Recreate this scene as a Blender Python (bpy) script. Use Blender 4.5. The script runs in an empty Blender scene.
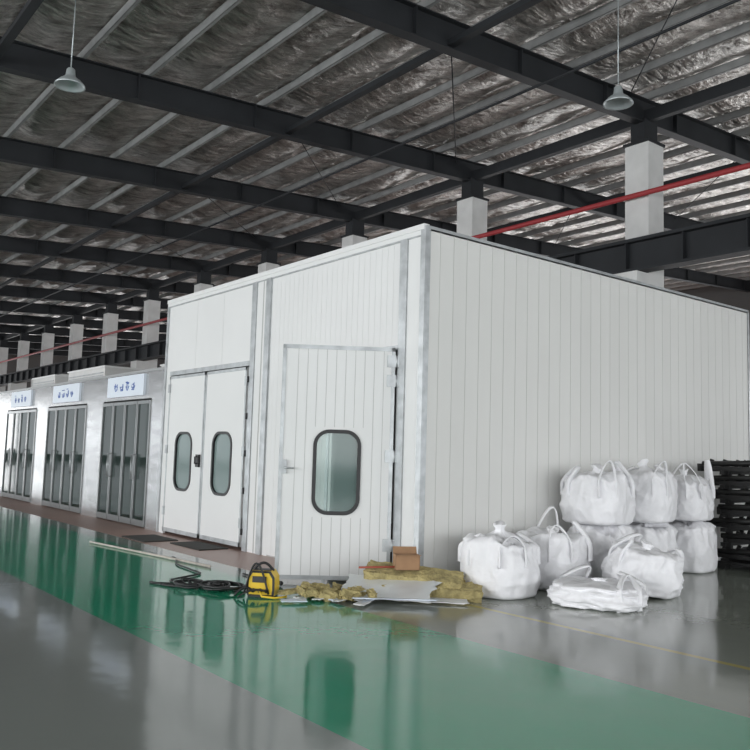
import bpy, math, random
from mathutils import Vector, Matrix, noise
R = random.Random(7)
S = bpy.context.scene
S.view_settings.view_transform = 'Standard'
S.view_settings.look = 'None'

# ------------------------------------------------------------- materials
def mat(name, col, rough=0.6, metal=0.0, var=0.0, vscale=2.0, bump=0.0, bscale=20.0, spec=0.5, emit=0, stretch=(1,1,1), rvar=0.0):
    m = bpy.data.materials.new(name); m.use_nodes = True
    nt = m.node_tree; b = nt.nodes['Principled BSDF']
    b.inputs['Base Color'].default_value = (*col, 1)
    b.inputs['Roughness'].default_value = rough
    b.inputs['Metallic'].default_value = metal
    b.inputs['Specular IOR Level'].default_value = spec
    tc = nt.nodes.new('ShaderNodeTexCoord'); mp = nt.nodes.new('ShaderNodeMapping')
    mp.inputs['Scale'].default_value = stretch
    nt.links.new(tc.outputs['Object'], mp.inputs[0])
    if var > 0:
        n = nt.nodes.new('ShaderNodeTexNoise'); n.inputs['Scale'].default_value = vscale; n.inputs['Detail'].default_value = 6
        nt.links.new(mp.outputs[0], n.inputs['Vector'])
        cr = nt.nodes.new('ShaderNodeValToRGB')
        cr.color_ramp.elements[0].position = .3; cr.color_ramp.elements[1].position = .7
        cr.color_ramp.elements[0].color = (*[c*(1-var) for c in col], 1)
        cr.color_ramp.elements[1].color = (*[min(1, c*(1+var)) for c in col], 1)
        nt.links.new(n.outputs['Fac'], cr.inputs[0]); nt.links.new(cr.outputs[0], b.inputs['Base Color'])
    if bump > 0:
        n2 = nt.nodes.new('ShaderNodeTexNoise'); n2.inputs['Scale'].default_value = bscale; n2.inputs['Detail'].default_value = 5
        nt.links.new(mp.outputs[0], n2.inputs['Vector'])
        bp = nt.nodes.new('ShaderNodeBump'); bp.inputs['Strength'].default_value = bump; bp.inputs['Distance'].default_value = .03
        nt.links.new(n2.outputs['Fac'], bp.inputs['Height']); nt.links.new(bp.outputs[0], b.inputs['Normal'])
    return m

M_panel  = mat('white_coated_panel', (.73,.735,.73), .5, var=.02, vscale=.8, spec=.3)
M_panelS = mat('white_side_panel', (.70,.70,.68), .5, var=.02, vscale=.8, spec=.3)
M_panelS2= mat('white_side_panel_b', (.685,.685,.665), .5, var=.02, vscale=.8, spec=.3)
M_groove = mat('panel_groove', (.44,.44,.43), .7)
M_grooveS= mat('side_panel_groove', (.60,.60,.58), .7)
M_galv   = mat('galvanised_steel', (.44,.46,.47), .4, .5, var=.2, vscale=6)
M_stain  = mat('stainless_steel', (.58,.58,.58), .25, .85, var=.15, vscale=1.2, stretch=(1,1,6))
M_alu    = mat('aluminium_frame', (.42,.43,.43), .35, .6)
M_aludk  = mat('door_leaf_frame', (.24,.25,.25), .3, .7)
M_black  = mat('black_rubber', (.012,.012,.013), .45)
M_steel  = mat('dark_painted_steel', (.020,.022,.025), .65, var=.2, vscale=1, spec=.3)
M_purlin = mat('galvanised_purlin', (.36,.365,.365), .5, .2, var=.15, vscale=3)
M_conc   = mat('white_concrete', (.62,.62,.61), .8, var=.08, vscale=2)
M_red    = mat('red_pipe_paint', (.32,.03,.035), .6)
M_wool   = mat('mineral_wool', (.42,.35,.16), .95, var=.35, vscale=10, bump=1, bscale=40)
M_bag    = mat('woven_polypropylene', (.86,.86,.88), .6, var=.03, vscale=5, bump=.6, bscale=9, spec=.3)
M_card   = mat('cardboard', (.34,.20,.11), .85, var=.1, vscale=8)
M_yel    = mat('yellow_plastic', (.78,.52,.03), .45)
M_blue   = mat('sign_blue', (.05,.12,.40), .5)
M_signw  = mat('sign_white', (.70,.76,.84), .4)
M_pole   = mat('pale_pole', (.50,.45,.40), .4, var=.15, vscale=10)
M_mesh   = mat('black_metal', (.018,.018,.018), .5, .2, var=.3, vscale=5)
M_wallg  = mat('grey_wall', (.10,.10,.10), .8, var=.1, vscale=.5)
M_mat_   = mat('rubber_mat', (.04,.04,.037), .8)
M_tin    = mat('offcut_sheet', (.70,.72,.72), .3, .2)
M_lampsh = mat('lamp_shade', (.50,.55,.56), .35, .4)
M_redb   = mat('red_batten', (.35,.08,.05), .6)

def glassmat(name, tint, rough=.06, transp=.35):
    m = bpy.data.materials.new(name); m.use_nodes = True; nt = m.node_tree
    b = nt.nodes['Principled BSDF']; b.inputs['Base Color'].default_value = (*tint,1)
    b.inputs['Roughness'].default_value = rough; b.inputs['Specular IOR Level'].default_value = .8
    t = nt.nodes.new('ShaderNodeBsdfTransparent'); t.inputs[0].default_value = (.75,.85,.82,1)
    mx = nt.nodes.new('ShaderNodeMixShader'); mx.inputs[0].default_value = transp
    nt.links.new(b.outputs[0], mx.inputs[1]); nt.links.new(t.outputs[0], mx.inputs[2])
    nt.links.new(mx.outputs[0], nt.nodes['Material Output'].inputs[0]); return m
M_glass = glassmat('greenish_glass', (.20,.30,.28), .08, .5)
M_glassD= glassmat('double_door_glass', (.27,.35,.34), .1, .25)
M_dglass= glassmat('dark_booth_glass', (.015,.035,.03), .03, .45)

def foil():
    m = bpy.data.materials.new('foil_insulation'); m.use_nodes = True; nt = m.node_tree
    b = nt.nodes['Principled BSDF']; b.inputs['Metallic'].default_value = .7
    tc = nt.nodes.new('ShaderNodeTexCoord')
    mp = nt.nodes.new('ShaderNodeMapping'); mp.inputs['Scale'].default_value = (2.2, .8, 1)
    nt.links.new(tc.outputs['Object'], mp.inputs[0])
    n = nt.nodes.new('ShaderNodeTexNoise'); n.inputs['Scale'].default_value = 1.6; n.inputs['Detail'].default_value = 9; n.inputs['Roughness'].default_value=.8
    nt.links.new(mp.outputs[0], n.inputs['Vector'])
    cr = nt.nodes.new('ShaderNodeValToRGB')
    e = cr.color_ramp.elements; e[0].position=.36; e[0].color=(.17,.155,.14,1); e[1].position=.66; e[1].color=(.80,.77,.73,1)
    nt.links.new(n.outputs['Fac'], cr.inputs[0]); nt.links.new(cr.outputs[0], b.inputs['Base Color'])
    b.inputs['Roughness'].default_value = .38
    v = nt.nodes.new('ShaderNodeTexNoise'); v.inputs['Scale'].default_value = 3.0; v.inputs['Detail'].default_value = 6; v.inputs['Distortion'].default_value=.2
    nt.links.new(mp.outputs[0], v.inputs['Vector'])
    bp = nt.nodes.new('ShaderNodeBump'); bp.inputs['Strength'].default_value = 1; bp.inputs['Distance'].default_value = .17
    nt.links.new(v.outputs['Fac'], bp.inputs['Height']); nt.links.new(bp.outputs[0], b.inputs['Normal'])
    return m
M_foil = foil()

def floormat():
    m = bpy.data.materials.new('epoxy_floor'); m.use_nodes = True; nt = m.node_tree; L = nt.links
    b = nt.nodes['Principled BSDF']
    g = nt.nodes.new('ShaderNodeNewGeometry'); sx = nt.nodes.new('ShaderNodeSeparateXYZ'); L.new(g.outputs['Position'], sx.inputs[0])
    def cmp(out, thr, op='GREATER_THAN'):
        n = nt.nodes.new('ShaderNodeMath'); n.operation = op; n.inputs[1].default_value = thr; L.new(out, n.inputs[0]); return n.outputs[0]
    def mul(a, c):
        n = nt.nodes.new('ShaderNodeMath'); n.operation='MULTIPLY'; L.new(a, n.inputs[0]); L.new(c, n.inputs[1]); return n.outputs[0]
    def mix(f, a, c):
        n = nt.nodes.new('ShaderNodeMix'); n.data_type='RGBA'; L.new(f, n.inputs[0])
        for i, v in ((6,a),(7,c)):
            if isinstance(v, tuple): n.inputs[i].default_value = (*v,1)
            else: L.new(v, n.inputs[i])
        return n.outputs[2]
    X, Y = sx.outputs[0], sx.outputs[1]
    ns = nt.nodes.new('ShaderNodeTexNoise'); ns.inputs['Scale'].default_value = .5; ns.inputs['Detail'].default_value = 7
    L.new(g.outputs['Position'], ns.inputs['Vector'])
    near = (.26,.285,.27); green = (.008,.34,.18); far = (.24,.26,.225); brown=(.40,.26,.22)
    col = mix(mul(cmp(Y,-3.75), cmp(Y,-1.39,'LESS_THAN')), near, green)
    col = mix(cmp(Y,-1.39), col, far)
    mr = nt.nodes.new('ShaderNodeMapRange'); mr.inputs[1].default_value=.35; mr.inputs[2].default_value=.7; mr.inputs[3].default_value=0; mr.inputs[4].default_value=.18
    L.new(ns.outputs['Fac'], mr.inputs[0])
    col = mix(mr.outputs[0], col, (.25,.29,.26))
    strip = mul(cmp(Y,-1.0), cmp(X,-1.6,'LESS_THAN'))
    col = mix(strip, col, brown)
    col = mix(mul(mul(cmp(Y,-.20), cmp(Y,-.12,'LESS_THAN')), cmp(X,.7)), col, (.40,.35,.12))
    L.new(col, b.inputs['Base Color'])
    mr2 = nt.nodes.new('ShaderNodeMapRange'); mr2.inputs[1].default_value=.3; mr2.inputs[2].default_value=.7; mr2.inputs[3].default_value=.06; mr2.inputs[4].default_value=.15
    L.new(ns.outputs['Fac'], mr2.inputs[0])
    ad = nt.nodes.new('ShaderNodeMath'); ad.operation='MULTIPLY_ADD'; ad.inputs[1].default_value=.3
    L.new(strip, ad.inputs[0]); L.new(mr2.outputs[0], ad.inputs[2]); L.new(ad.outputs[0], b.inputs['Roughness'])
    n2 = nt.nodes.new('ShaderNodeTexNoise'); n2.inputs['Scale'].default_value = 2.5; n2.inputs['Detail'].default_value = 3
    L.new(g.outputs['Position'], n2.inputs['Vector'])
    bp = nt.nodes.new('ShaderNodeBump'); bp.inputs['Strength'].default_value=.12; bp.inputs['Distance'].default_value=.02
    L.new(n2.outputs['Fac'], bp.inputs['Height']); L.new(bp.outputs[0], b.inputs['Normal'])
    b.inputs['Specular IOR Level'].default_value = .9
    return m
M_floor = floormat()

# ------------------------------------------------------------- mesh builder
class MB:
    def __init__(s): s.v=[]; s.f=[]; s.m=[]; s.mats=[]; s.sm=[]
    def mi(s, m):
        if m not in s.mats: s.mats.append(m)
        return s.mats.index(m)
    def add(s, vs, fs, m, smooth=False, M=None):
        o=len(s.v); k=s.mi(m)
        s.v += [(M@Vector(p)) if M else Vector(p) for p in vs]
        for f in fs: s.f.append([i+o for i in f]); s.m.append(k); s.sm.append(smooth)
    def box(s, a, b, m, M=None):
        x0,y0,z0=a; x1,y1,z1=b
        vs=[(x0,y0,z0),(x1,y0,z0),(x1,y1,z0),(x0,y1,z0),(x0,y0,z1),(x1,y0,z1),(x1,y1,z1),(x0,y1,z1)]
        s.add(vs,[(3,2,1,0),(4,5,6,7),(0,1,5,4),(1,2,6,5),(2,3,7,6),(3,0,4,7)],m,False,M)
    def tube(s, pts, r, m, n=8, M=None, cap=True):
        pts=[Vector(p) for p in pts]; vs=[]; fs=[]; up=None
        for i,p in enumerate(pts):
            d=(pts[min(i+1,len(pts)-1)]-pts[max(i-1,0)]).normalized()
            if up is None: up = Vector((0,0,1)) if abs(d.z)<.9 else Vector((1,0,0))
            a=d.cross(up); 
            if a.length<1e-4: a=d.orthogonal()
            a.normalize(); c=a.cross(d).normalized(); up=c
            rr = r[i] if isinstance(r,(list,tuple)) else r
            for k in range(n):
                t=2*math.pi*k/n; vs.append(p+a*math.cos(t)*rr+c*math.sin(t)*rr)
        for i in range(len(pts)-1):
            for k in range(n):
                fs.append((i*n+k,i*n+(k+1)%n,(i+1)*n+(k+1)%n,(i+1)*n+k))
        if cap: fs.append(tuple(range(n))[::-1]); fs.append(tuple((len(pts)-1)*n+k for k in range(n)))
        s.add(vs,fs,m,True,M)
    def ribbon(s, pts, side, w, th, m, M=None):
        pts=[Vector(p) for p in pts]; side=Vector(side).normalized(); vs=[]; fs=[]
        for i,p in enumerate(pts):
            d=(pts[min(i+1,len(pts)-1)]-pts[max(i-1,0)]).normalized(); nn=d.cross(side).normalized()
            for a,b in ((-1,-1),(1,-1),(1,1),(-1,1)): vs.append(p+side*w/2*a+nn*th/2*b)
        for i in range(len(pts)-1):
            for k in range(4): fs.append((i*4+k,i*4+(k+1)%4,(i+1)*4+(k+1)%4,(i+1)*4+k))
        s.add(vs,fs,m,True,M)
    def strip(s, A, B, m, close=True, M=None, smooth=False):
        n=len(A); fs=[]
        for i in range(n if close else n-1): j=(i+1)%n; fs.append((i,j,n+j,n+i))
        s.add(list(A)+list(B),fs,m,smooth,M)
    def obj(s, name, parent=None, bevel=0, M=None):
        me=bpy.data.meshes.new(name); me.from_pydata([tuple(p) for p in s.v],[],s.f); 
        for m in s.mats: me.materials.append(m)
        me.polygons.foreach_set('material_index', s.m); me.polygons.foreach_set('use_smooth', s.sm); me.update()
        o=bpy.data.objects.new(name,me); S.collection.objects.link(o)
        if M is not None: o.matrix_world=M
        if parent: o.parent=parent
        if bevel: b=o.modifiers.new('bev','BEVEL'); b.width=bevel; b.segments=2; b.limit_method='ANGLE'
        return o
def empty(name, loc=(0,0,0)):
    e=bpy.data.objects.new(name,None); S.collection.objects.link(e); e.empty_display_size=.2; return e

def rr(cx,cz,w,h,r,n=8):
    P=[]
    for (sx,sz,a0) in ((1,1,0),(-1,1,90),(-1,-1,180),(1,-1,270)):
        for i in range(n+1):
            a=math.radians(a0+90*i/n)
            P.append((cx+sx*(w/2-r)+r*math.cos(a), cz+sz*(h/2-r)+r*math.sin(a)))
    return P
def holed_panel(mb,x0,x1,z0,z1,y0,y1,hole,m):
    cx,cz,w,h,r=hole; H=rr(cx,cz,w,h,r); n=len(H); q=n//4
    O=[]
    for (hx,hz) in H:
        dx,dz=hx-cx,hz-cz
        tx=((x1-cx) if dx>0 else (x0-cx))/dx if abs(dx)>1e-6 else 1e9
        tz=((z1-cz) if dz>0 else (z0-cz))/dz if abs(dz)>1e-6 else 1e9
        t=min(tx,tz); O.append([cx+dx*t,cz+dz*t])
    for k,(X_,Z_) in enumerate(((x1,z1),(x0,z1),(x0,z0),(x1,z0))):
        best=min(range(k*q,(k+1)*q), key=lambda i:(O[i][0]-X_)**2+(O[i][1]-Z_)**2); O[best]=[X_,Z_]
    f=lambda L,y:[(a,y,b) for a,b in L]
    mb.strip(f(O,y0),f(H,y0),m); mb.strip(f(H,y1),f(O,y1),m); mb.strip(f(H,y0),f(H,y1),m); mb.strip(f(O,y1),f(O,y0),m)
def oval_window(mb,cx,cz,w,h,r,y0,y1,glass,gw=.035,rim=None):
    A=rr(cx,cz,w,h,r); B=rr(cx,cz,w-2*gw,h-2*gw,max(.02,r-gw))
    f=lambda L,y:[(a,y,b) for a,b in L]
    mb.strip(f(A,y0),f(B,y0),M_black); mb.strip(f(B,y1),f(A,y1),M_black)
    mb.strip(f(B,y0),f(B,y1),M_black); mb.strip(f(A,y1),f(A,y0),M_black)
    ym=(y0+y1)/2
    mb.add(f(B,ym),[tuple(range(len(B)))],glass)

# ------------------------------------------------------------- camera
Xa=Vector((.6240,.0575,.7793)).normalized()
Ya=Vector((.7808,-.0830,-.6193)); Ya=(Ya-Xa*Ya.dot(Xa)).normalized(); Za=Xa.cross(Ya)
cam=bpy.data.cameras.new('camera'); co=bpy.data.objects.new('camera',cam); S.collection.objects.link(co)
cam.sensor_width=36; cam.sensor_height=36; cam.lens=36*813/750; cam.clip_end=300
mw=Matrix((tuple(Xa),tuple(Ya),tuple(Za))).to_4x4(); mw.translation=Vector((7.39,-6.63,1.6)); co.matrix_world=mw
S.camera=co

# ------------------------------------------------------------- shell
XL,XR,YF,YB=-82,24,-26,40
roofb=lambda y: 9.35+.06*y      # rafter underside
RD=.62
b=MB(); b.box((XL,YF,-.2),(XR,YB,0),M_floor); b.obj('floor')
vs=[];fs=[]; dx=.4; dy=.25; nx=int((XR-XL)/dx)+1; ny=int((YB-YF)/dy)+1
for j in range(ny):
    y=YF+j*dy
    for i in range(nx):
        x=XL+i*dx
        sag=-.14*math.sin(math.pi*((y+25.25)%1.5)/1.5)
        z=roofb(y)+RD+.27+sag+.07*noise.noise(Vector((x*.9,y*1.3,0)))+.10*noise.noise(Vector((x*1.6,y*.8,5)))
        vs.append((x,y,z))
for j in range(ny-1):
    for i in range(nx-1): a=j*nx+i; fs.append((a,a+nx,a+nx+1,a+1))
b=MB(); b.add(vs,fs,M_foil,True); b.obj('ceiling')
b=MB(); b.add([(XL,YF,roofb(YF)+1.2),(XR,YF,roofb(YF)+1.2),(XR,YB,roofb(YB)+1.2),(XL,YB,roofb(YB)+1.2)],[(0,1,2,3)],M_steel); b.obj('roof_sheet')
def wall(name, a, bb, alongx, pos, openz=None, m=M_wallg):
    w=MB()
    def seg(z0,z1):
        if alongx: w.box((a,pos,z0),(bb,pos+.2,z1),m)
        else: w.box((pos,a,z0),(pos+.2,bb,z1),m)
    seg(0,openz[0]); seg(openz[1],openz[2])
    n=int((bb-a)/3)
    for i in range(n+1):
        p=a+(bb-a)*i/n
        if alongx: w.box((p-.06,pos,openz[0]),(p+.06,pos+.12,openz[1]),M_alu)
        else: w.box((pos,p-.06,openz[0]),(pos+.12,p+.06,openz[1]),M_alu)
    w.obj(name)
wall('wall_back',XL,XR,True,YB,(.6,6.2,roofb(YB)+1.3))  # window band is made up, unseen behind the booth, to light the roof foil
wall('wall_left',YF,YB,False,XL-.2,(.6,5.6,roofb(YB)+1.0))  # openings here are added too, out of view, for light on the foil
wall('wall_front',XL,XR,True,YF-.2,(.6,6.6,roofb(YF)+1.2))
wall('wall_right',YF,YB,False,XR,(.6,6.6,roofb(YB)+1.2))

b=MB()
y=-25.25
while y<YB:
    z=roofb(y)+RD
    b.box((XL,y-.035,z),(XR,y+.035,z+.008),M_purlin)
    b.box((XL,y-.035,z),(XR,y-.027,z+.2),M_purlin)
    b.box((XL,y-.035,z+.192),(XR,y+.035,z+.2),M_purlin)
    y+=1.5
b.obj('roof_purlins')
for k in range(-3,13):
    x=-3.9-6*k
    b=MB()
    def sl(x0,x1,y0,y1,o0,o1):
        z0,z1=roofb(y0),roofb(y1)
        b.add([(x0,y0,z0+o0),(x1,y0,z0+o0),(x1,y1,z1+o0),(x0,y1,z1+o0),(x0,y0,z0+o1),(x1,y0,z0+o1),(x1,y1,z1+o1),(x0,y1,z1+o1)],
              [(3,2,1,0),(4,5,6,7),(0,1,5,4),(1,2,6,5),(2,3,7,6),(3,0,4,7)],M_steel)
    sl(x-.13,x+.13,YF,YB,0,.025); sl(x-.13,x+.13,YF,YB,RD-.025,RD); sl(x-.012,x+.012,YF,YB,.02,RD-.02)
    for yy in range(-24,40,3): sl(x-.12,x+.12,yy,yy+.02,.02,RD-.02)
    b.obj('roof_rafter')
for k in range(-2,13):
    x=-3.95-6*k
    b=MB()
    b.box((x-.33,10.45,0),(x+.33,11.1,9.45),M_conc)
    b.box((x-.45,9.95,5.75),(x+.33,10.45,6.12),M_conc)
    b.box((x-.45,9.95,5.55),(x+.33,10.45,5.75),M_conc)
    b.box((x-.2,10.5,9.45),(x+.2,11.05,roofb(10.5)+.1),M_steel)
    b.box((x-.36,10.4,9.43),(x+.36,11.15,9.5),M_steel)
    b.obj('concrete_column')
b=MB()
b.box((XL,10.0,6.85),(XR,10.4,6.93),M_steel); b.box((XL,10.0,6.13),(XR,10.4,6.2),M_steel); b.box((XL,10.18,6.18),(XR,10.22,6.88),M_steel)
x=XL
while x<XR: b.box((x,10.03,6.18),(x+.02,10.37,6.88),M_steel); x+=1.5
b.obj('crane_girder')
b=MB()
for yy,dz,h in ((10.75,.05,.3),(4.0,.1,.12),(16.5,.1,.2),(-3,.1,.12)):
    b.box((XL,yy-.08,roofb(yy)+dz),(XR,yy+.08,roofb(yy)+dz+h),M_steel)
b.obj('tie_beams')
b=MB()
for k in range(-2,12):
    x0=-3.9-6*k
    for yy in (4,16):
        b.tube([(x0,yy,roofb(yy)+.5),(x0-6,yy+6,roofb(yy+6)+.5)],.014,M_steel,6)
b.obj('roof_bracing_rods')
b=MB(); b.tube([(XL,10.3,8.08),(XR,10.3,8.08)],.065,M_red,12)
b.obj('red_fire_pipe')
b=MB(); b.tube([(XL,6.2,9.45),(XR,6.2,9.45)],.03,M_steel,8); b.obj('ceiling_conduit')

def lamp(x,y,z):
    b=MB(); top=roofb(y)+RD+.1
    b.tube([(x,y,z+.3),(x,y,top)],.009,M_lampsh,6)
    prof=[(.05,.30),(.07,.28),(.085,.17),(.10,.14),(.18,.08),(.255,.0),(.265,-.03),(.24,-.02),(.15,.07),(.02,.09)]
    n=24; vs=[];fs=[]
    for r,h in prof:
        for k in range(n): t=2*math.pi*k/n; vs.append((x+r*math.cos(t),y+r*math.sin(t),z+h))
    for i in range(len(prof)-1):
        for k in range(n): fs.append((i*n+k,i*n+(k+1)%n,(i+1)*n+(k+1)%n,(i+1)*n+k))
    b.add(vs,fs,M_lampsh,True); b.obj('high_bay_lamp')
lamp(-6.91,-2.36,7.95); lamp(-.91,5.31,7.95)

# ------------------------------------------------------------- white spray booth
H=4.45; D=8.06; W=7.53
booth=empty('spray_booth')
b=MB()
n=34; pw=D/n
b.box((-.06,0.02,0.0),(-.006,D,H),M_grooveS)
for i in range(n):
    b.box((-.05,i*pw+.004,0.02),(0.0,(i+1)*pw-.004,H-.03),M_panelS if R.random()<.6 else M_panelS2)
b.box((-.07,-.0,H-.03),(.010,D,H+.01),M_galv)
b.box((-.07,D-.04,0),(.01,D+.02,H),M_galv)
b.box((-.02,0.0,0),(.012,D,.06),M_galv)
b.obj('side_wall',booth)
b=MB()
b.box((-W,D-.05,0),(0,D,H),M_panel); b.box((-W,.06,0),(-W+.05,D,H),M_panel)
b.box((-W,.0,H-.05),(0,D,H),M_panel)
b.obj('rear_walls_and_roof',booth)
b=MB()
def F(x0,x1,z0,z1,m,y0=0,y1=.05): b.box((x0,y0,z0),(x1,y1,z1),m)
F(-W,0.01,H-.10,H,M_panel,-.02,.06); F(-W,-.01,H-.04,H+.03,M_panel,-.035,.05); F(-W,.01,H-.12,H-.10,M_galv,-.022,.05)
F(-W,-W+.07,0,H-.1,M_galv,-.025,.05); F(-W+.07,-7.27,0,H-.1,M_panel)
F(-7.27,-4.22,2.98,3.06,M_galv,-.02,.05)
for i in range(3):
    x0=-7.27+i*(3.05/3); F(x0+.003,x0+3.05/3-.003,3.06,H-.1,M_panel)
F(-7.27,-4.22,3.06,H-.1,M_groove,.02,.06)
F(-4.22,-4.08,0,H-.1,M_galv,-.03,.05); F(-4.08,-3.78,0,H-.1,M_panel,-.01,.05); F(-3.78,-3.64,0,H-.1,M_galv,-.035,.05); F(-3.64,-3.5,0,H-.1,M_panel)
F(-3.9,-3.87,0,H-.1,M_groove,-.012,.0)
x=-3.5
while x<-.52:
    x1=min(x+.125,-.5)
    F(x+.002,x1-.002,2.97 if x>-1.97 else 0.02,H-.1,M_panel)
    x+=.125
F(-3.5,-.5,2.97,H-.1,M_groove,.006,.06); F(-3.5,-1.95,0,2.97,M_groove,.006,.06)
F(-2.0,-1.94,0,2.97,M_galv,-.012,.06); F(-2.0,-.45,2.93,2.99,M_galv,-.012,.06)
F(-.47,-.33,0,H-.1,M_galv,-.03,.05); F(-.33,-.07,0,H-.1,M_panel,-.01,.05); F(-.075,.012,0,H,M_galv,-.03,.06)
F(-.5,-.47,0,H-.1,M_black,.0,.05)
b.obj('front_frame',booth)
dd=MB()
for i,(x0,x1,hx) in enumerate(((-7.22,-5.74,-6.50),(-5.72,-4.28,-5.02))):
    holed_panel(dd,x0,x1,.05,2.96,-.03,.02,(hx,1.365,.62,1.0,.2),M_panel)
    oval_window(dd,hx,1.365,.70,1.08,.24,-.045,.03,M_glassD,.045)
    for xx in (x0,x1-.04): dd.box((xx,-.036,.05),(xx+.04,-.029,2.96),M_galv)
    dd.box((x0,-.036,2.91),(x1,-.029,2.96),M_galv); dd.box((x0,-.036,.05),(x1,-.029,.12),M_galv)
    for z in (.35,1.5,2.65):
        hxn = x0-.02 if i==0 else x1-.03
        dd.box((hxn,-.055,z),(hxn+.07,-.03,z+.16),M_galv)
dd.box((-5.92,-.07,1.28),(-5.80,-.036,1.50),M_black); dd.tube([(-5.86,-.07,1.34),(-5.86,-.11,1.34),(-5.86,-.11,1.46),(-5.86,-.07,1.46)],.012,M_black)
for z in (.25,.9,1.5,2.1,2.7): dd.box((-4.25,-.05,z),(-4.21,-.03,z+.1),M_black)
dd.obj('double_door',booth)
Ld=1.42; hinge=Vector((-.5,-.04,0)); dirv=Vector((-.83,-1.15,0)).normalized()
yv=Vector((0,0,1)).cross(dirv)
MD=Matrix(((dirv.x,yv.x,0,hinge.x),(dirv.y,yv.y,0,hinge.y),(0,0,1,0),(0,0,0,1)))
d=MB()
wx=.70
holed_panel(d,.0,Ld,.04,2.95,-.025,.025,(wx,1.36,.52,.98,.15),M_panel)
oval_window(d,wx,1.36,.60,1.06,.2,-.04,.04,M_glass,.045)
for sgn in (-1,1):
    y0,y1=(-.034,-.025) if sgn<0 else (.025,.034)
    for (a0,a1,c0,c1) in ((0,.045,.04,2.95),(Ld-.045,Ld,.04,2.95),(0,Ld,2.90,2.95),(0,Ld,.04,.09)):
        d.box((a0,y0,c0),(a1,y1,c1),M_galv)
    xx=.14
    while xx<Ld-.08:
        yy0,yy1=(-.0265,-.025) if sgn<0 else (.025,.0265)
        if abs(xx-wx)<.32:
            d.box((xx,yy0,.09),(xx+.006,yy1,.80),M_groove); d.box((xx,yy0,1.92),(xx+.006,yy1,2.90),M_groove)
        else: d.box((xx,yy0,.09),(xx+.006,yy1,2.90),M_groove)
        xx+=.12
    ya=-.06 if sgn<0 else .034; 
    d.box((Ld-.10,ya,1.33),(Ld-.04,ya+.026,1.5),M_galv)
    yh=-.09 if sgn<0 else .075
    d.tube([(Ld-.07,ya+.01,1.40),(Ld-.07,yh+.01,1.40),(Ld-.19,yh+.01,1.40)],.011,M_galv)
for z in (.4,1.5,2.45,2.7):
    d.box((-.05,.02,z),(.10,.045,z+.15),M_galv); d.tube([(-.02,.03,z),(-.02,.03,z+.15)],.02,M_galv)
d.obj('open_door',booth,M=MD)
b=MB(); b.box((-1.9,1.2,0),(-1.0,2.0,1.05),M_mesh); b.box((-1.75,1.3,1.05),(-1.25,1.9,1.2),M_mesh); b.obj('interior_workbench',booth)

# ------------------------------------------------------------- stainless glass booths on the left
GR=random.Random(3)
def gb(xr, pil_r, doorw, pil_l, first):
    g=empty('glass_front_booth')
    b=MB(); Hh=3.17; dh=2.55
    xd1=xr-pil_r; xd0=xd1-doorw; xl=xd0-pil_l
    b.box((xd1,0,0),(xr,.06,Hh),M_stain)
    b.box((xl,0,0),(xd0,.06,Hh),M_stain)
    b.box((xd0,0,dh+.04),(xd1,.06,Hh),M_stain)
    b.box((xl,-.02,Hh-.04),(xr,.08,Hh+.01),M_alu)
    b.box((xl,5.5,0),(xr,5.56,Hh),M_panel); b.box((xl,.06,Hh-.05),(xr,5.5,Hh),M_panel)
    b.box((xl,.06,0),(xl+.04,5.5,Hh),M_panel)
    b.obj('casing',g)
    b=MB(); n=4; lw=doorw/n
    for i in range(n):
        a=xd0+i*lw; c=a+lw
        for (p,q,z0,z1) in ((a+.01,a+.055,.03,dh),(c-.055,c-.01,.03,dh),(a+.055,c-.055,dh-.07,dh),(a+.055,c-.055,.03,.15)):
            b.box((p,-.02,z0),(q,.03,z1),M_aludk)
        b.add([(a+.055,.005,.15),(c-.055,.005,.15),(c-.055,.005,dh-.07),(a+.055,.005,dh-.07)],[(0,1,2,3)],M_dglass)
        hx=c-.04 if i%2==0 else a+.04
        b.tube([(hx,-.02,.95),(hx,-.07,.95),(hx,-.07,1.45),(hx,-.02,1.45)],.010,M_galv)
    b.obj('folding_glass_doors',g)
    # equipment inside, visible through the glass
    b=MB()
    b.box((xd0+.3,2.6,0),(xd0+1.3,3.6,1.3),M_mesh); b.box((xd0+1.6,3.2,0),(xd1-.3,4.2,.9),M_steel); b.box((xd0+.4,2.7,1.3),(xd0+.9,3.3,1.8),M_steel)
    b.obj('machine_inside',g)
    b=MB(); cx=(xd0+xd1)/2
    b.box((cx-1.0,-.05,2.66),(cx+1.0,-.0,3.10),M_signw)
    for j in range(4):
        gx=cx-.60+j*.32; w_=.22; z0=2.78; h_=.2
        for k in range(GR.choice((2,3))):
            zz=z0+h_*GR.random(); a0=gx+w_*.3*GR.random(); b.box((a0,-.056,zz),(a0+w_*GR.uniform(.5,.75),-.05,zz+.018),M_blue)
        for k in range(2):
            xx=gx+w_*GR.uniform(.15,.85); z1=z0+h_*.3*GR.random(); b.box((xx,-.056,z1),(xx+.018,-.05,z1+h_*GR.uniform(.5,.8)),M_blue)
        for sg in (-1,1):
            Mx=Matrix.Translation((gx+w_/2+sg*.05,-.053,z0+.05))@Matrix.Rotation(sg*.7,4,'Y')
            b.box((-.009,-.003,-.06),(.009,.003,.06),M_blue,Mx)
    b.obj('name_sign',g)
gb(-W-.01,.58,2.65,.55,True)
x=-W-.01-.58-2.65-.55
for i in range(6):
    gb(x,.5,2.95,.5,False); x-=3.95
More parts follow.
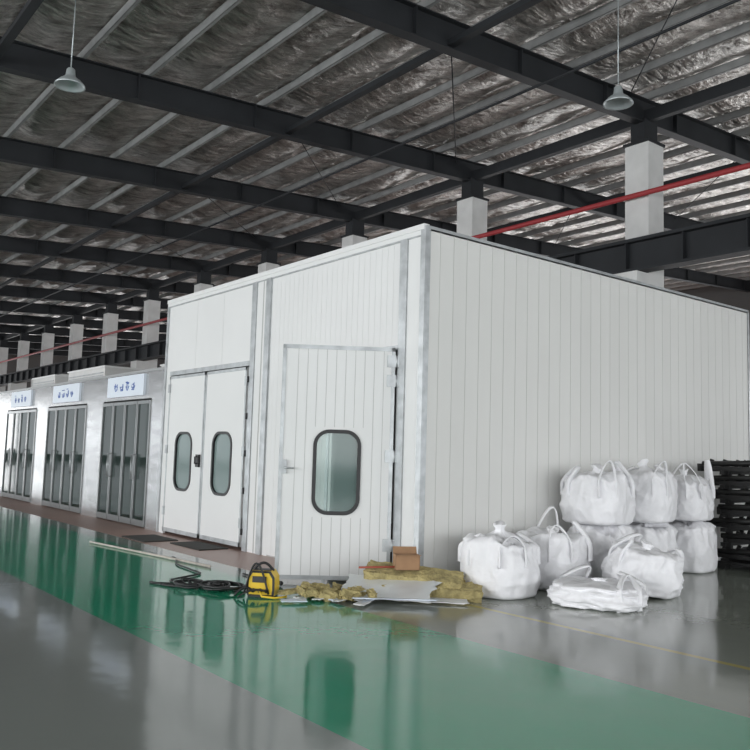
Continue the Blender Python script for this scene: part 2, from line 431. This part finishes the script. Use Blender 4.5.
for (x0,x1,y0,y1,h) in ((-10.2,-8.6,1.2,2.4,.35),(-15.8,-13.0,.8,2.4,.42),(-19.2,-17,.8,2.4,.42),(-12.3,-11.2,2,3,.5)):
    b=MB(); z0=3.185; b.box((x0,y0,z0),(x1,y1,z0+h),M_conc); b.box((x0-.03,y0-.03,z0+h),(x1+.03,y1+.03,z0+h+.04),M_panel)
    for k in range(4): b.box((x0+.1,y0-.02,z0+.06+k*.07),(x1-.1,y0,z0+.09+k*.07),M_galv)
    b.obj('roof_fan_box')

# ------------------------------------------------------------- bulk bags
def bag(x,y,z0,w,h,seed,rot=0.,tilt=(0,0),loops=(1,1,1,1),lh=.28,squash=1.0,cr=1.0):
    b=MB(); NA=110; rs=random.Random(seed)
    prof=[(0.02,0),(.45,0),(.78,.0),(.88,.015),(.94,.05)]
    NZ=24
    for i in range(1,NZ):
        t=i/NZ; prof.append((.95+.08*math.sin(math.pi*min(1,t*1.1))-.06*t, .05+.81*t))
    prof += [(.91,.87),(.87,.90),(.80,.925),(.70,.94),(.60,.95),(.50,.955),(.40,.96),(.30,.965),(.20,.97),(.13,.985),(.11,1.02),(.15,1.07),(.18,1.11),(.14,1.12),(.08,1.08),(.01,1.05)]
    vs=[]; fs=[]
    for i,(rf,zf) in enumerate(prof):
        for k in range(NA):
            t=2*math.pi*k/NA; c,s_=math.cos(t),math.sin(t)
            e = 3.0 if zf<.9 else 2.3
            q=(abs(c)**e+abs(s_)**e)**(-1/e)
            r=w/2*rf*q
            p=Vector((c*2.0+seed*3.1,s_*2.0,zf*1.6)); f=0
            if zf>0:
                f=.10*noise.noise(p)
                r1=1-abs(noise.noise(Vector((c*2.6+seed*5,s_*2.6,zf*3.2))))*2
                r2=1-abs(noise.noise(Vector((c*5.5+seed*9,s_*5.5,zf*5.0))))*2
                f+=cr*(.055*r1*abs(r1)+.028*r2)
                if zf>.7: f+=.05*math.sin(t*13+seed+5*noise.noise(p))*min(1,(zf-.7)*5)
            r*=1+f
            zz=h*zf
            if zf>.1:
                zz+=h*(.14*noise.noise(Vector((c*rf*1.6+seed,s_*rf*1.6,1.5)))+.05*(1-2*abs(noise.noise(Vector((c*rf*4+seed,s_*rf*4,3.5))))))*(min(1,zf*1.2))
            vs.append((r*c,r*s_*squash,zz))
    n=len(prof)
    for i in range(n-1):
        for k in range(NA): fs.append((i*NA+k,i*NA+(k+1)%NA,(i+1)*NA+(k+1)%NA,(i+1)*NA+k))
    b.add(vs,fs,M_bag,True)
    for j in range(4):
        a=math.pi/4+j*math.pi/2
        if not loops[j]: continue
        c,s_=math.cos(a),math.sin(a); rad=w/2*1.04
        tx,ty=-s_,c; sp=.15*w/.8*rs.uniform(.6,1.1)
        base=Vector((c*rad,s_*rad*squash,h*.82)); pts=[]
        ln=lh*rs.uniform(.7,1.25)*loops[j]; fx=rs.uniform(-.16,.16); inn=rs.uniform(-.5,-.1)
        tw=rs.uniform(-.6,.6)
        for q in range(-4,23):
            if q<0: pts.append(base+Vector((tx,ty,0))*(-sp)+Vector((0,0,q*.05))+Vector((c,s_,0))*.012); continue
            if q>18: pts.append(base+Vector((tx,ty,0))*sp+Vector((0,0,-(q-18)*.05))+Vector((c,s_,0))*.012); continue
            u=math.pi*q/18
            hh=math.sin(u)**.8*(ln+.08)
            pts.append(base+Vector((tx,ty,0))*(-sp*math.cos(u)*(1-.35*math.sin(u))+fx*math.sin(u))+Vector((c,s_,0))*(inn*w*.5*math.sin(u))+Vector((0,0,hh)))
        b.ribbon(pts,Vector((c+tw*tx,s_+tw*ty,0.3)),.065,.012,M_bag)
    M=Matrix.Translation((x,y,z0))@Matrix.Rotation(rot,4,'Z')@Matrix.Rotation(tilt[0],4,'X')@Matrix.Rotation(tilt[1],4,'Y')
    o=b.obj('bulk_bag',M=M); return o
bag(.70,.64,0,.82,.68,1,.3,loops=(1,0,1,1),lh=.06)
bag(.66,1.66,0,.82,.68,2,.1,loops=(.5,1,0,.6),lh=.32)
bag(.57,2.76,0,.84,.72,3,.0,loops=(0,0,0,0))
bag(.57,3.82,0,.82,.72,4,.2,loops=(0,0,0,0))
bag(.62,4.84,0,.78,.72,5,.1,loops=(0,0,0,0))
bag(.54,2.74,.75,.82,.68,6,.15,loops=(1,0,.7,1),lh=.18)
bag(.56,3.80,.75,.82,.72,7,.3,loops=(1,.8,.5,1),lh=.18)
bag(.60,4.82,.75,.74,.64,8,.1,loops=(1,.8,0,1),lh=.24)
bag(1.52,2.26,.05,.84,.52,9,.5,tilt=(.0,.16),loops=(.5,1,1,0),lh=.10,cr=1.5)
bag(1.70,1.20,0,.96,.25,10,.5,loops=(.6,1,0,.6),lh=.08,cr=1.6)

# ------------------------------------------------------------- rack of black parts on the right
b=MB()
x0,x1,y0,y1=.55,2.8,5.65,7.5
for x in (x0+.25,x0+1.1,x1-.06):
    for y in (y0,y1-.06): b.box((x,y,0),(x+.08,y+.08,1.66),M_mesh)
for i,z in enumerate((.16,.40,.62,.84,1.06,1.28,1.50)):
    ex=[.05,.12,-.10,.08,-.12,.0,-.18][i]
    for xx in (x0+.22,x0+.9,x1-.2): b.box((xx,y0-.1,z-.06),(xx+.08,y1,z),M_mesh)
    for k in range(6):
        yy=y0+.0+k*.32+R.uniform(-.04,.04); e2=ex+R.uniform(-.06,.14)
        b.box((x0+e2,yy,z),(x1,yy+.16,z+.06),M_mesh)
        b.box((x0+e2,yy-.05,z-.02),(x0+e2+.05,yy+.18,z+.10),M_mesh)
        b.tube([(x0+e2+.15,yy+.05,z+.04),(x0+e2+.2,yy+.05,z+.17)],.035,M_mesh,8)
    b.tube([(x0+ex+.1,y0-.06,z+.1),(x0+ex+1.2,y0+.05,z+.14)],.04,M_mesh,8)
for xx in (x0+.2,x0+1.2,x1-.2): b.box((xx,y0-.15,0),(xx+.12,y1,.09),M_mesh)
b.box((x0+.2,y0-.15,.09),(x1,y1,.12),M_mesh)
b.obj('metal_parts_rack')

# ------------------------------------------------------------- floor clutter
rgt=Vector((.624,.781,0)); fw=Vector((-.78,.62,0)); ang=math.atan2(.781,.624)
b=MB(); b.tube([(-6.18,-1.76,.02),(-2.73,-1.34,.02)],.018,M_pole,10); b.obj('pole_on_floor')
b=MB(); b.box((-6.9,-.95,0),(-5.9,-.32,.02),M_mat_); b.obj('floor_mat',bevel=.008)
b=MB(); b.box((-5.6,-.62,0),(-4.5,-.1,.02),M_mat_); b.obj('floor_mat',bevel=.008)
def cable(name,cx,cy,rad,turns,seed,ext=None,r=.011,m=M_black):
    b=MB(); pts=[]
    N=int(turns*22)
    for i in range(N):
        t=2*math.pi*i/22
        rr_=rad*(.65+.35*math.sin(t*.37+seed))
        pts.append((cx+rr_*math.cos(t)+.05*math.sin(t*.7),cy+rr_*math.sin(t)*.8+.06*math.cos(t*.31),.014+.03*abs(math.sin(t*.9))+.02*(i/N)))
    if ext:
        pr=pts[-1]
        for e in ext:
            for q in range(1,7):
                f=q/6; f=f*f*(3-2*f); pts.append((pr[0]+(e[0]-pr[0])*q/6,pr[1]+(e[1]-pr[1])*f,pr[2]+(e[2]-pr[2])*f))
            pr=e
    b.tube(pts,r,m,6); b.obj(name)
cable('cable_coil',-1.15,-2.05,.27,7,1,[(-1.35,-2.35,.015),(-1.7,-2.5,.015),(-1.6,-2.4,.02),(-1.9,-2.55,.015)],r=.016)
cable('cable_coil',-1.50,-2.20,.22,5,3,[(-1.9,-2.3,.015),(-2.3,-1.7,.015),(-3.0,-1.65,.015),(-3.9,-1.35,.015)],r=.012)
cable('cable_coil',-1.05,-1.38,.16,3,4,[(-1.4,-1.35,.015),(-2.0,-1.25,.015)],r=.012)
tb=empty('welding_machine')
c=Vector((-.55,-1.82,0)); SC=Matrix.Scale(.84,4)
MT=Matrix.Translation(c)@Matrix.Rotation(.75,4,'Z')@SC
b=MB()
prof=[(-.18,.02),(.18,.02),(.19,.10),(.185,.26),(.13,.34),(-.13,.34),(-.185,.26),(-.19,.10)]
b.strip([(p,-.12,q) for p,q in prof],[(p,.12,q) for p,q in prof],M_yel)
pi=[(p*.84,q*.86+.02) for p,q in prof]
b.strip([(p,-.12,q) for p,q in prof],[(p,-.13,q) for p,q in pi],M_black); b.add([(p,-.13,q) for p,q in pi],[tuple(range(8))],M_yel)
b.add([(p,.12,q) for p,q in prof],[tuple(range(8))[::-1]],M_black)
b.box((-.11,-.14,.19),(.08,-.128,.27),M_black); b.box((-.17,-.125,.0),(.17,.125,.03),M_black)
for xx in (-.09,0,.09,): b.tube([(xx,-.16,.09),(xx,-.12,.09)],.028,M_black,12)
for k in range(5): b.box((-.192,-.08,.10+k*.03),(-.186,.08,.115+k*.03),M_black)
b.box((-.12,-.08,.335),(.12,.08,.35),M_black)
b.obj('body',tb,bevel=.008,M=MT)
b=MB()
def arc(p,q,h,n=14,tw=0): 
    p,q=Vector(p),Vector(q); return [p.lerp(q,i/n)+Vector((0,tw*math.sin(math.pi*i/n),h*math.sin(math.pi*i/n))) for i in range(n+1)]
b.tube(arc((-.14,0,.33),(.14,0,.33),.10),.018,M_black,10)
b.tube(arc((-.22,-.13,.03),(.12,-.16,.05),.40,16,-.03),.014,M_black,8)
b.tube(arc((-.09,-.16,.09),(-.32,-.22,.02),.07,12),.014,M_black,8)
b.tube(arc((.09,-.16,.09),(-.25,-.30,.02),.05,12),.014,M_black,8)
b.tube([(.0,-.16,.09),(.05,-.22,.03),(.22,-.22,.018),(.34,-.08,.018),(.30,.05,.018)],.014,M_yel,8)
b.obj('handle_and_leads',tb,M=MT)
def chunk(b,cx,cy,cz,sx,sy,sz,rz,m=M_wool,tx=0,ty=0,n=6,rag=.09):
    M=Matrix.Translation((cx,cy,cz))@Matrix.Rotation(rz,4,'Z')@Matrix.Rotation(tx,4,'X')@Matrix.Rotation(ty,4,'Y')
    vs=[];fs=[]; idx={}
    def vid(i,j,k):
        key=(i,j,k)
        if key not in idx:
            p=Vector((i/n-.5,j/n-.5,k/2-.5))
            q=p*9*(n/6)+Vector((cx*7,cy*7,rz))
            jx=rag*noise.noise(q)*(.4 if n>6 else 1); jy=rag*noise.noise(q+Vector((9,0,0))); jz=(rag*1.8)*noise.noise(q+Vector((0,9,0)))
            vs.append(((p.x+jx)*sx,(p.y+jy)*sy,(p.z+jz)*sz)); idx[key]=len(vs)-1
        return idx[key]
    for i in range(n):
        for j in range(n):
            fs.append((vid(i,j,0),vid(i,j+1,0),vid(i+1,j+1,0),vid(i+1,j,0))); fs.append((vid(i,j,2),vid(i+1,j,2),vid(i+1,j+1,2),vid(i,j+1,2)))
        for k in range(2):
            fs.append((vid(i,0,k),vid(i+1,0,k),vid(i+1,0,k+1),vid(i,0,k+1))); fs.append((vid(i,n,k),vid(i,n,k+1),vid(i+1,n,k+1),vid(i+1,n,k)))
            fs.append((vid(0,i,k),vid(0,i,k+1),vid(0,i+1,k+1),vid(0,i+1,k))); fs.append((vid(n,i,k),vid(n,i+1,k),vid(n,i+1,k+1),vid(n,i,k+1)))
    b.add(vs,fs,m,False,M)
base=Vector((-.02,-1.22,0))
b=MB()
for i in range(34):
    u=R.gauss(0,.24); u=max(-.5,min(.44,u)); p=base+rgt*u+fw*R.uniform(-.22,.25)
    chunk(b,p.x,p.y,.035+R.random()*.07,R.uniform(.08,.22),R.uniform(.05,.13),R.uniform(.03,.07),R.uniform(0,3),tx=R.uniform(-.3,.3),ty=R.uniform(-.3,.3),rag=.2)
for i in range(12):
    p=base+rgt*R.uniform(-.5,.5)+fw*R.uniform(-.38,.1)
    chunk(b,p.x,p.y,.03,R.uniform(.12,.34),R.uniform(.05,.12),.012,R.uniform(0,3),m=R.choice([M_tin,M_signw,M_panel]),tx=R.uniform(-.15,.15))
b.obj('mineral_wool_scraps')
def slab(b,cx,cy,cz,L_,Wd,th,rz,tx,ty,skin=True):
    M=Matrix.Translation((cx,cy,cz))@Matrix.Rotation(rz,4,'Z')@Matrix.Rotation(tx,4,'X')@Matrix.Rotation(ty,4,'Y')
    o=len(b.v); chunk(b,0,0,0,L_,Wd,th,0,n=12,rag=.14)
    if skin: b.box((-L_/2,-Wd/2,-th/2-.008),(L_/2,Wd/2,-th/2+.002),M_panel)
    for i in range(o,len(b.v)): b.v[i]=M@b.v[i]
b=MB()
slab(b,.48,-.22,.085,1.1,.38,.13,ang-.10,.12,.02)
slab(b,.25,-.30,.22,1.1,.36,.10,ang-.22,.25,.08,True)
slab(b,.10,-.62,.09,.7,.30,.07,ang-.5,.1,.02,False)
chunk(b,.30,-.72,.12,1.0,.50,.012,ang-.30,m=M_tin,tx=.32)
chunk(b,.52,-.80,.05,.9,.3,.012,ang+.02,m=M_signw,tx=-.1)
chunk(b,.74,-.42,.03,.7,.16,.012,ang-.12,m=M_panel,tx=.1)
b.tube([(-.12,-.82,.30),(.16,-.44,.32)],.012,M_redb,8)
b.obj('panel_offcuts_pile')
b=MB()
for (a,c) in (((-.14,-.10,0),(.14,-.095,.17)),((-.14,.095,0),(.14,.10,.17)),((-.14,-.10,0),(-.135,.10,.17)),((.135,-.10,0),(.14,.10,.17)),((-.14,-.10,0),(.14,.10,.006))): b.box(a,c,M_card)
b.box((-.14,-.10,.17),(.14,-.095,.25),M_card,Matrix.Translation((0,-.10,.17))@Matrix.Rotation(1.5,4,'X')@Matrix.Translation((0,.10,-.17)))
b.box((-.14,.095,.17),(.14,.10,.25),M_card,Matrix.Translation((0,.10,.17))@Matrix.Rotation(-.5,4,'X')@Matrix.Translation((0,-.10,-.17)))
b.obj('cardboard_box',M=Matrix.Translation((.18,-.36,.29))@Matrix.Rotation(ang+.15,4,'Z'))

# ------------------------------------------------------------- light
w=bpy.data.worlds.new('sky'); S.world=w; w.use_nodes=True
bg=w.node_tree.nodes['Background']; bg.inputs[0].default_value=(.90,.95,1,1); bg.inputs[1].default_value=1.5
def area(name,loc,rot,sx,sy,e,col=(.98,.99,1)):
    l=bpy.data.lights.new(name,'AREA'); l.shape='RECTANGLE'; l.size=sx; l.size_y=sy; l.energy=e; l.color=col
    o=bpy.data.objects.new(name,l); S.collection.objects.link(o); o.location=loc; o.rotation_euler=rot; return o
rd=math.radians
area('window_daylight_front',(-10,YF+.3,3.8),(rd(90),0,0),50,5.5,6000)
area('window_daylight_right',(XR-.3,-2,3.8),(rd(90),0,rd(90)),40,5.5,2800)
area('foil_fill_back',(-15,YB-.3,3.5),(rd(-90),0,0),70,5,5000)  # added fill light, unseen behind the booth, brightens the roof foil
area('foil_fill_left',(XL+.3,8,3.2),(rd(90),0,rd(-90)),50,4.6,4000)  # added fill from the unseen left end, also for the roof foil
